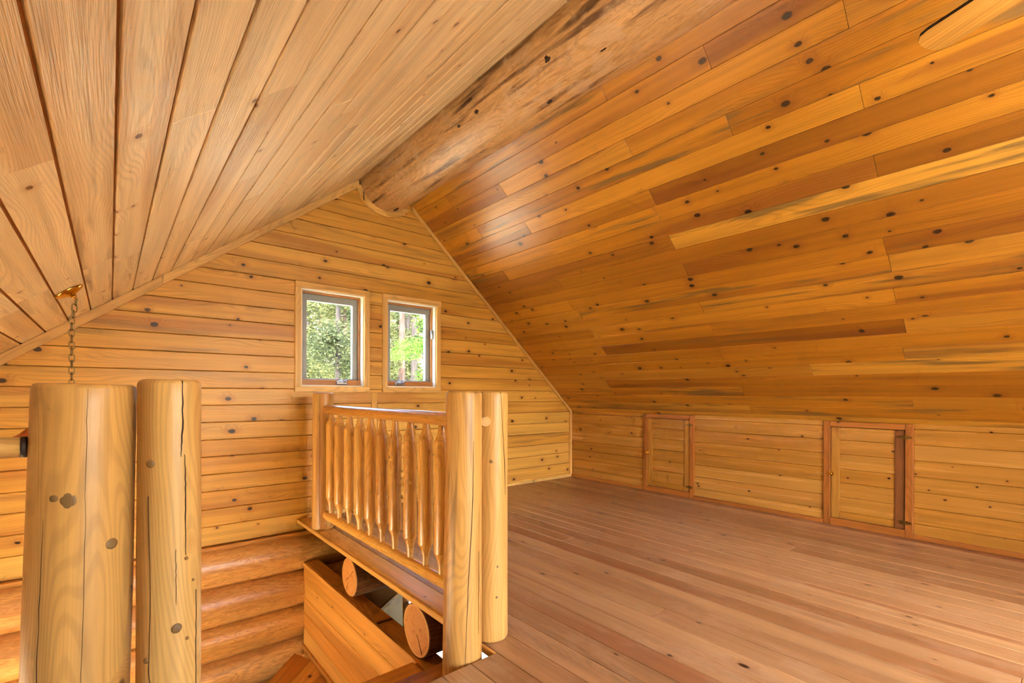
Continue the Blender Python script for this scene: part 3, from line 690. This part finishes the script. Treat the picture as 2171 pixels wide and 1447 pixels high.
# the rail on the other side, running from the thick post to the outer wall
r2 = tag(empty('railing', (-0.9, 1.6, 0)), 'plain pale log handrail meeting the thick log post', 'railing')
L2 = 1.571
lathe('top_rail', r2, (XL + 0.02, 1.6, 0.990), (XL + 0.02 + L2, 1.6, 0.990), [(0, .036), (L2 * .3, .036), (L2 * .7, .034), (L2 - .16, .026), (L2, .0235)], M['post'], 24, 0.006, 81, True, M['dark'])
lathe('socket_shadow', r2, (-0.159, 1.6, 0.990), (-0.149, 1.6, 0.990), [(0, .0225), (.001, .025), (.009, .025), (.010, .0225)], M['dark'], 20)  # dark ring stands for the shade where the rail enters the post
lathe('bottom_rail', r2, (XL + 0.02, 1.6, 0.123), (-0.15, 1.6, 0.123), [(0, .035), (1.4, .035), (1.58, .026)], M['rail'], 20, 0.008, 82)
for i in range(6):
    x = -0.52 - 0.19 * i
    lathe('baluster', r2, (x, 1.6, 0.11), (x, 1.6, 1.0), [(0, .018), (.09, .02), (.16, .038), (.17, .039), (.72, .039), (.73, .038), (.81, .023), (.89, .02)], M['rail'], 16, 0.01, 90 + i)

# ------------------------------------------------------------------ joist logs under the floor
for i, (y, r, sd, lab) in enumerate(((3.36, 0.137, 3, 'round floor joist log with a cracked cut end next to the gable logs'), (2.385, 0.146, 8, 'round floor joist log with a long radial split below the railing'), (1.38, 0.14, 9, 'round floor joist log under the stair head'), (0.2, 0.14, 10, 'round floor joist log under the middle of the loft'), (-1.0, 0.14, 12, 'round floor joist log under the far end of the loft'))):
    x0 = 1.312 if i < 2 else XL
    lg = log('joist_log', None, (x0, y, -0.058 - r), (K, y, -0.058 - r), r, r * 1.05, M['joist'], 36, 0.022, sd, M['end'], 20, 0.006)
    tag(lg, lab, 'joist')
    if i < 2:       # drying checks in the cut end
        for (a0, l0, l1) in (((-58, 0.02, 0.13),) if i else ((-115, 0.05, 0.115), (40, 0.0, 0.10), (215, 0.0, 0.07))):
            a = math.radians(a0); w_ = 0.004 if a0 == -58 else 0.0018
            dv = Vector((0, -math.cos(a), math.sin(a))) if i else Vector((0, -math.cos(a), math.sin(a))); nv = Vector((0, -dv.z, dv.y)); c = Vector((x0 - 0.0012, y, -0.058 - r))
            P = [c + dv * l0 - nv * w_ * .3, c + dv * l1 - nv * w_, c + dv * l1 + nv * w_, c + dv * l0 + nv * w_ * .3]
            Q = [p_ + Vector((0.003, 0, 0)) for p_ in P]
            link('crack', mesh('crack', P + Q, [(0, 1, 2, 3), (7, 6, 5, 4), (0, 4, 5, 1), (1, 5, 6, 2), (2, 6, 7, 3), (3, 7, 4, 0)]), lg, M['crack'])

# ------------------------------------------------------------------ boarded stair wall
sw = tag(boxes('wall_stair', None, [((1.322, 1.66, -2.55), (1.40, D - 0.13, -0.40))], M['gap']), 'boarded half wall of honey pine under the floor edge beside the stairs', 'wall', kind='structure')
zz = [-0.380 - 0.137 * i for i in range(17)]
for i in range(len(zz) - 1):
    if zz[i + 1] < -2.55: break
    plank('plank', sw, (1.30, 0, zz[i + 1]), (0, -1, 0), (0, 0, 1), -(D - 0.105), -1.66, 0.1352, 0.02, M['panel'], 0.004)
box('cap', sw, (1.292, 1.66, -0.382), (1.312, D - 0.10, -0.352), M['panel'], 0.003)
box('cap_plate', sw, (1.3135, 1.66, -0.40), (1.425, D - 0.10, -0.356), M['panel'], 0.003)
box('base_strip', sw, (1.284, 2.6, -1.098), (1.302, D - 0.10, -1.062), M['panel'], 0.004)

# ------------------------------------------------------------------ stairs
st = tag(empty('staircase', (0.75, 1.63, -1.1)), 'boxed wooden staircase with winder treads turning at the log wall', 'staircase')
X0, X1 = 0.20, 1.282
for (ya, yb, z, m) in ((1.56, 1.985, -0.18, 'frame'), (1.93, 2.368, -0.36, 'panel'), (2.33, 2.56, -0.60, 'panel'), (2.52, 2.74, -0.84, 'panel')):
    for j in range(2):
        y0 = ya + (yb - ya) * j / 2; plank('tread_board', st, (0, y0, z), (1, 0, 0), (0, 1, 0), X0, X1, (yb - ya) / 2 - 0.001, 0.038, M[m], 0.004)
for (y, za, zb, m) in ((YE - 0.026, -0.18, -0.055, 'panel'), (1.945, -0.36, -0.22, 'panel'), (2.335, -0.60, -0.40, 'panel'), (2.525, -0.84, -0.64, 'panel'), (2.715, -1.10, -0.88, 'panel')):
    box('riser', st, (X0, y, za), (X1, y + 0.016, zb), M[m], 0.002)
# winder: boards laid on the diagonal
dv = Vector((0.68, 0.733, 0)).normalized(); pv = Vector((dv.y, -dv.x, 0))
o = Vector((0.925, 4.003, 0))
for j in range(6):
    c0 = 0.0 + 0.185 * j; c1 = c0 + 0.183
    def clip(cc):      # where the line o + pv*cc + dv*s meets x = 1.298 and y = 4.30 / y = 2.74 / x = 0.2
        q = o + pv * cc; s_hi = min((1.284 - q.x) / dv.x, (4.31 - q.y) / dv.y); s_lo = max((0.20 - q.x) / dv.x, (2.74 - q.y) / dv.y); return s_lo, s_hi
    a0, b0 = clip(c0); a1, b1 = clip(c1)
    if b1 - a1 < 0.05: continue
    plank('winder_board', st, o + pv * c1 + Vector((0, 0, -1.10)), dv, -pv, min(a0, a1), max(b0, b1), 0.183, 0.04, M['panel'], 0.003, ends=((a1, b1), (a0, b0)))
prism('winder_tread', st, [(0.20, 3.25), (0.92, 4.02), (1.20, 4.30), (0.20, 4.30)], -1.36, -1.32, M['panel'])
box('string_board', st, (0.165, 1.63, -2.5), (0.20, 4.30, -1.32), M['panel'], 0.003)

# ------------------------------------------------------------------ corner cabinet seen through the gap below the floor
cab = tag(empty('corner_cabinet', (2.0, 4.3, ZLOW)), 'white corner cabinet with wooden edging seen through the gap under the floor', 'cabinet')
prism('body', cab, [(1.74, 3.82), (2.13, 4.13), (2.13, 4.285), (1.74, 4.285)], ZLOW, -0.73, M['white'])
prism('top', cab, [(1.72, 3.79), (2.15, 4.12), (2.15, 4.285), (1.72, 4.285)], -0.73, -0.70, M['white'])
dd = Vector((0.43, 0.33, 0)).normalized()
box('edging', cab, (0, -0.02, -0.03), (0.54, 0.0, 0.006), M['trim'], 0.003, rot=frame((1.72, 3.79, -0.70), dd, Vector((-dd.y, dd.x, 0))))
part = tag(boxes('wall_partition', None, [((2.62, 1.7, ZLOW), (2.68, 3.2, -0.75))], M['lowwall']), 'yellow boarded partition in the storey below', 'wall', kind='structure')
for i in range(12):
    box('plank', part, (2.605, 1.7 + 0.125 * i, ZLOW), (2.62, 1.7 + 0.125 * i + 0.123, -0.75), M['lowwall'], 0.003)

# ------------------------------------------------------------------ pendant lamp on a chain
PCX, PCY = -0.165, 3.38
zc = zL(PCX)
nrm = Vector((ML, 0, -1)).normalized()
lamp = tag(empty('pendant_lamp', (PCX, PCY, 0.90)), 'pendant lamp hanging on a brass chain from the pale ceiling', 'lamp')
cc = Vector((PCX, PCY, zc))
lathe('canopy', lamp, cc - nrm * 0.002, cc + nrm * 0.030, [(0, .066), (.004, .068), (.010, .064), (.016, .050), (.024, .022), (.032, .010)], M['brass'], 32)
hk = cc + nrm * 0.026
lathe('hook', lamp, hk, hk + nrm * 0.022, [(0, .007), (.006, .013), (.010, .013), (.014, .006), (.022, .006)], M['brass'], 16)
zt = (hk + nrm * 0.02).z; lx = (hk + nrm * 0.02).x
LK = 0.038; nlink = 18; zlow = 1.02; step = (zt - zlow) / nlink
base_link = None
for i in range(nlink):
    zc_ = zt - step * (i + 0.5); x = lx + (PCX + 0.012 - lx) * min(1, i / 3)
    if base_link is None:
        pts = []
        for k in range(20):
            a = 2 * PI * k / 20; u = 0.0105 * math.cos(a); v = (step * 0.5 + 0.0045 - 0.0105) * (1 if math.sin(a) > 0 else -1) + 0.0105 * math.sin(a); pts.append((u, 0, v))
        base_link = tube('chain_link', None, pts, 0.0026, M['oldbrass'], 6, True); lo_ = base_link
    else:
        lo_ = bpy.data.objects.new('chain_link', base_link.data); col.objects.link(lo_)
    lo_.parent = lamp; lo_.matrix_parent_inverse = Matrix.Translation(lamp.location).inverted()
    lo_.location = (x, PCY, zc_); lo_.rotation_euler = (0, 0, (0.35 if i % 2 else 0.35 + PI / 2))
lathe('lamp_cap', lamp, (PCX, PCY, 1.03), (PCX, PCY, 0.985), [(0, .006), (.01, .012), (.03, .02), (.045, .045)], M['oldbrass'], 20)
lathe('shade', lamp, (PCX, PCY, 0.99), (PCX, PCY, 0.895), [(0, .040), (.012, .090), (.030, .130), (.055, .155), (.080, .180), (.095, .205)], M['rust'], 40, caps=False)
lathe('shade_inner', lamp, (PCX, PCY, 0.984), (PCX, PCY, 0.895), [(0, .036), (.012, .086), (.030, .126), (.055, .151), (.080, .177), (.089, .203)], M['white'], 40, caps=False)
lathe('bulb', lamp, (PCX, PCY, 0.96), (PCX, PCY, 0.85), [(0, .012), (.03, .016), (.05, .030), (.075, .036), (.095, .028), (.11, .006)], M['bulb'], 16)

# ------------------------------------------------------------------ ceiling fan
FX, FY, FZ = 2.11, -0.34, 2.50
fan = tag(empty('ceiling_fan', (FX, FY, FZ)), 'ceiling fan with pale wooden blades hung from the ridge log', 'fan')
lathe('canopy', fan, (FX, FY, 2.93), (FX, FY, 2.86), [(0, .07), (.03, .07), (.06, .03), (.07, .016)], M['bronze'], 24)
lathe('rod', fan, (FX, FY, 2.87), (FX, FY, 2.58), [(0, .013), (.29, .013)], M['bronze'], 12)
lathe('motor', fan, (FX, FY, 2.60), (FX, FY, 2.44), [(0, .03), (.02, .10), (.05, .125), (.10, .125), (.14, .09), (.16, .07)], M['bronze'], 32)
lathe('fill_globe', fan, (FX, FY, 2.44), (FX, FY, 2.27), [(0, .055), (.02, .085), (.06, .105), (.10, .098), (.14, .062), (.17, .012)], M['fill_globe'], 28)  # light added out of view to brighten the room
tip = Vector((2.462, 0.40, 0)); a0 = math.atan2(tip.y - FY, tip.x - FX); BR = math.hypot(tip.y - FY, tip.x - FX)
pitch_ = math.radians(10)
for i in range(5):
    a = a0 + 2 * PI * i / 5; R = Matrix.Translation((FX, FY, FZ)) @ Matrix.Rotation(a, 4, 'Z') @ Matrix.Rotation(pitch_, 4, 'X')
    out = [(0.20, -0.048), (0.45, -0.062), (BR - 0.06, -0.070), (BR - 0.025, -0.062), (BR - 0.006, -0.040), (BR, -0.010), (BR, 0.014), (BR - 0.008, 0.044), (BR - 0.028, 0.064), (BR - 0.06, 0.070), (0.45, 0.062), (0.20, 0.048)]
    n_ = len(out); vs = [(x, y, z) for z in (-0.007, 0.007) for x, y in out]
    fs = [tuple(range(n_ - 1, -1, -1)), tuple(range(n_, 2 * n_))] + [(k, (k + 1) % n_, (k + 1) % n_ + n_, k + n_) for k in range(n_)]
    bl = link('blade', mesh('blade', vs, fs, mats=[0, 0] + [1] * n_), fan, [M['blade'], M['dark']], R)
    arm = box('blade_arm', bl, (0.10, -0.02, 0.004), (0.26, 0.02, 0.010), M['bronze'], 0.003, rot=R)

# ------------------------------------------------------------------ outdoors: ground and pines
def leafmat(name, a, b, c, tr=0.3):
    t = NT(name); gi = t.n('ShaderNodeNewGeometry').outputs['Random Per Island']
    cc_ = t.ramp(gi, [(0.0, C(a)), (0.5, C(b)), (1.0, C(c))]); t.l(cc_, t.b.inputs['Base Color']); t.b.inputs['Roughness'].default_value = 0.7
    t.b.inputs['Specular IOR Level'].default_value = 0.15
    tl = t.n('ShaderNodeBsdfTranslucent'); t.l(cc_, tl.inputs[0]); mx = t.n('ShaderNodeMixShader'); mx.inputs[0].default_value = tr
    t.l(t.b.outputs[0], mx.inputs[1]); t.l(tl.outputs[0], mx.inputs[2]); t.l(mx.outputs[0], t.out.inputs[0]); return t.m
M['needle'] = leafmat('pine_needles', '#333c22', '#49502e', '#62623c')
M['needle2'] = leafmat('dark_needles', '#2a3222', '#3c462c', '#545a38')
M['larch'] = leafmat('bright_larch_leaves', '#365a1a', '#4c7026', '#648634', 0.35)
M['pale'] = leafmat('hazy_far_foliage', '#5c603e', '#72714e', '#86825f', 0.35)  # distance haze put into these paler leaf colours
def bark(name, a, b):
    t = NT(name); tc = t.n('ShaderNodeTexCoord').outputs['Object']
    v = t.n('ShaderNodeTexVoronoi', feature='F1'); t.l(t.vm('MULTIPLY', tc, (5, 22, 22)), v.inputs['Vector']); v.inputs['Scale'].default_value = 1.0
    t.l(t.ramp(v.outputs['Distance'], [(0.1, C(a)), (0.7, C(b))]), t.b.inputs['Base Color']); t.b.inputs['Roughness'].default_value = 0.9; return t.m
M['bark'] = bark('pine_bark', '#503a30', '#2a1c15'); M['bark2'] = bark('grey_bark', '#352d27', '#1c1713')
def gmat():
    t = NT('forest_floor'); tc = t.n('ShaderNodeTexCoord').outputs['Object']
    t.l(t.ramp(t.noise(tc, 0.8, 5.0, 0.7), [(0.3, C('#b8b088')), (0.7, C('#d8cda8'))]), t.b.inputs['Base Color']); t.b.inputs['Roughness'].default_value = 0.9; return t.m
gv, gf = [], []; GN = 24
for i in range(GN + 1):
    for j in range(GN + 1):
        x = -60 + 140 * i / GN; y = -60 + 140 * j / GN; gv.append((x, y, -2.9 + 0.12 * math.sin(x * 0.4) * math.cos(y * 0.31)))
for i in range(GN):
    for j in range(GN): b0 = i * (GN + 1) + j; gf.append((b0, b0 + GN + 1, b0 + GN + 2, b0 + 1))
tag(link('ground', mesh('ground', gv, gf, True), None, gmat()), 'sunlit pale forest ground outside the cabin', 'ground', kind='structure')

def foliage(name, parent, blobs, n, size, mat):
    """tufts of small needle blades scattered through ellipsoids: blobs = [(centre, radii, weight)]"""
    ws = np.array([b[2] for b in blobs], float); ws /= ws.sum(); pick = rng.choice(len(blobs), n, p=ws)
    c = np.array([b[0] for b in blobs])[pick]; r = np.array([b[1] for b in blobs])[pick]
    d = rng.normal(size=(n, 3)); d /= np.linalg.norm(d, axis=1)[:, None]; rad = rng.random(n) ** 0.4
    p = c + d * r * rad[:, None]
    a = rng.normal(size=(n, 3)); a[:, 2] *= 0.6; a /= np.linalg.norm(a, axis=1)[:, None]; b = np.cross(a, rng.normal(size=(n, 3))); b /= np.linalg.norm(b, axis=1)[:, None]
    L = size * rng.uniform(0.6, 1.4, (n, 1)); wv = L * rng.uniform(0.22, 0.4, (n, 1))
    V = np.stack([p - a * L, p + b * wv, p + a * L, p - b * wv], 1).reshape(-1, 3)
    me = bpy.data.meshes.new(name); me.vertices.add(4 * n); me.vertices.foreach_set('co', V.ravel()); me.loops.add(4 * n); me.loops.foreach_set('vertex_index', np.arange(4 * n, dtype=np.int32))
    me.polygons.add(n); me.polygons.foreach_set('loop_start', np.arange(0, 4 * n, 4, dtype=np.int32)); me.update(); me.validate()
    o_ = link(name, me, parent, mat); o_['kind'] = 'stuff'; return o_

def tree(x, y, r, h, label, crown, mat, barkm, n=5000, size=0.11, group=None, sd=0, lean=0.0, branches=10, zb=1.5, name='pine_tree', reach=0.52):
    rd = random.Random(sd); zg = -2.95
    t = tag(empty(name, (x, y, zg)), label, 'tree', group)
    lathe('trunk', t, (x, y, zg), (x + lean, y, h), [(0, r * 1.35), (0.6, r * 1.05)] + [((h - zg) * q, r * (1 - 0.75 * q)) for q in (0.2, 0.35, 0.5, 0.65, 0.8, 0.92, 1.0)], barkm, 14, 0.03, sd)
    blobs = [] if crown is None else list(crown)
    for i in range(branches):
        z = zb + (h - zb - 0.5) * i / max(1, branches); a = rd.uniform(0, 2 * PI); L = reach * rd.uniform(0.9, 1.9) * (1 - 0.3 * i / max(1, branches))
        d = Vector((math.cos(a), math.sin(a), rd.uniform(-0.25, 0.15))); q = (z - zg) / (h - zg); s = Vector((x + lean * q, y, z))
        tube('branch', t, [s, s + d * L * 0.5 + Vector((0, 0, 0.05)), s + d * L], [0.03, 0.02, 0.008], barkm, 5)
        if crown is None or True: blobs.append((tuple(s + d * L * 0.75), (L * 0.38, L * 0.38, 0.22), 0.6))
    if n: foliage('needles', t, blobs, n, size, mat)
    return t
GRP = 'pines outside the windows'; LB = 'sunlit pine tree standing in the forest beyond the windows'
# every tree keeps clear of its neighbours: crowns reach about 1.2 m, trunks stand 2.5 m or more apart
tree(6.65, 13.0, 0.135, 9.0, 'tall pine with a thick reddish trunk filling the second window', None, M['needle'], M['bark'], 6000, 0.05, sd=3, branches=14, zb=1.6, reach=0.48)
tree(8.46, 15.6, 0.175, 8.5, 'dark trunked pine half hidden behind the thick reddish trunk', None, M['needle2'], M['bark2'], 5000, 0.05, sd=8, branches=12, zb=2.6)
lx_, ly_ = 5.90, 10.40
tree(lx_, ly_, 0.045, 4.2, 'young larch with fresh bright green leaves in front of the pines', [((lx_ - .10, ly_, 2.28), (0.72, 0.42, 0.21), 1.3), ((lx_ - .55, ly_, 2.05), (0.45, 0.42, 0.17), 0.6), ((lx_ + .15, ly_, 3.0), (0.42, 0.42, 0.5), 0.8), ((lx_ + .2, ly_, 1.58), (0.45, 0.42, 0.28), 0.5)], M['larch'], M['bark2'], 6500, 0.034, sd=14, branches=6, zb=1.0, name='larch_tree', reach=0.2)
px_, py_ = 4.45, 12.2
tree(px_, py_, 0.10, 7.5, 'dense dark green pine filling the first window', [((px_ + .05, py_, 2.35), (0.75, 0.66, 0.7), 1.6), ((px_ + .42, py_, 1.75), (0.5, 0.6, 0.5), 1.0), ((px_ - .55, py_, 2.2), (0.5, 0.5, 0.4), 0.6), ((px_ + .15, py_, 3.7), (0.7, 0.6, 0.4), 0.8), ((px_ + .3, py_, 4.6), (0.6, 0.6, 0.4), 0.5)], M['needle2'], M['bark2'], 18000, 0.042, sd=5, branches=8, zb=2.5, reach=0.33)
spots = [(4.35, 15.2, .08, 8), (11.2, 15.6, .1, 8), (6.9, 18.2, .12, 9), (9.6, 18.2, .12, 9), (12.2, 18.2, .13, 10), (5.9, 20.9, .13, 10), (8.4, 20.9, .13, 10), (10.9, 20.9, .14, 10), (13.4, 20.9, .13, 10), (7.2, 23.6, .13, 11), (9.7, 23.6, .14, 11), (12.2, 23.6, .14, 10), (8.6, 26.3, .14, 11)]
for i, (x, y, r, h) in enumerate(spots):
    tree(x, y, r, h, LB, [((x + random.uniform(-.25, .25), y, z), (random.uniform(.6, .85), .85, random.uniform(.35, .65)), 1.0) for z in (1.6 + random.random(), 3.0 + random.random(), 4.4 + random.random(), 6.0)], M['needle'], M['bark2'] if i % 2 else M['bark'], 11000, 0.07, GRP, 100 + i, branches=8)
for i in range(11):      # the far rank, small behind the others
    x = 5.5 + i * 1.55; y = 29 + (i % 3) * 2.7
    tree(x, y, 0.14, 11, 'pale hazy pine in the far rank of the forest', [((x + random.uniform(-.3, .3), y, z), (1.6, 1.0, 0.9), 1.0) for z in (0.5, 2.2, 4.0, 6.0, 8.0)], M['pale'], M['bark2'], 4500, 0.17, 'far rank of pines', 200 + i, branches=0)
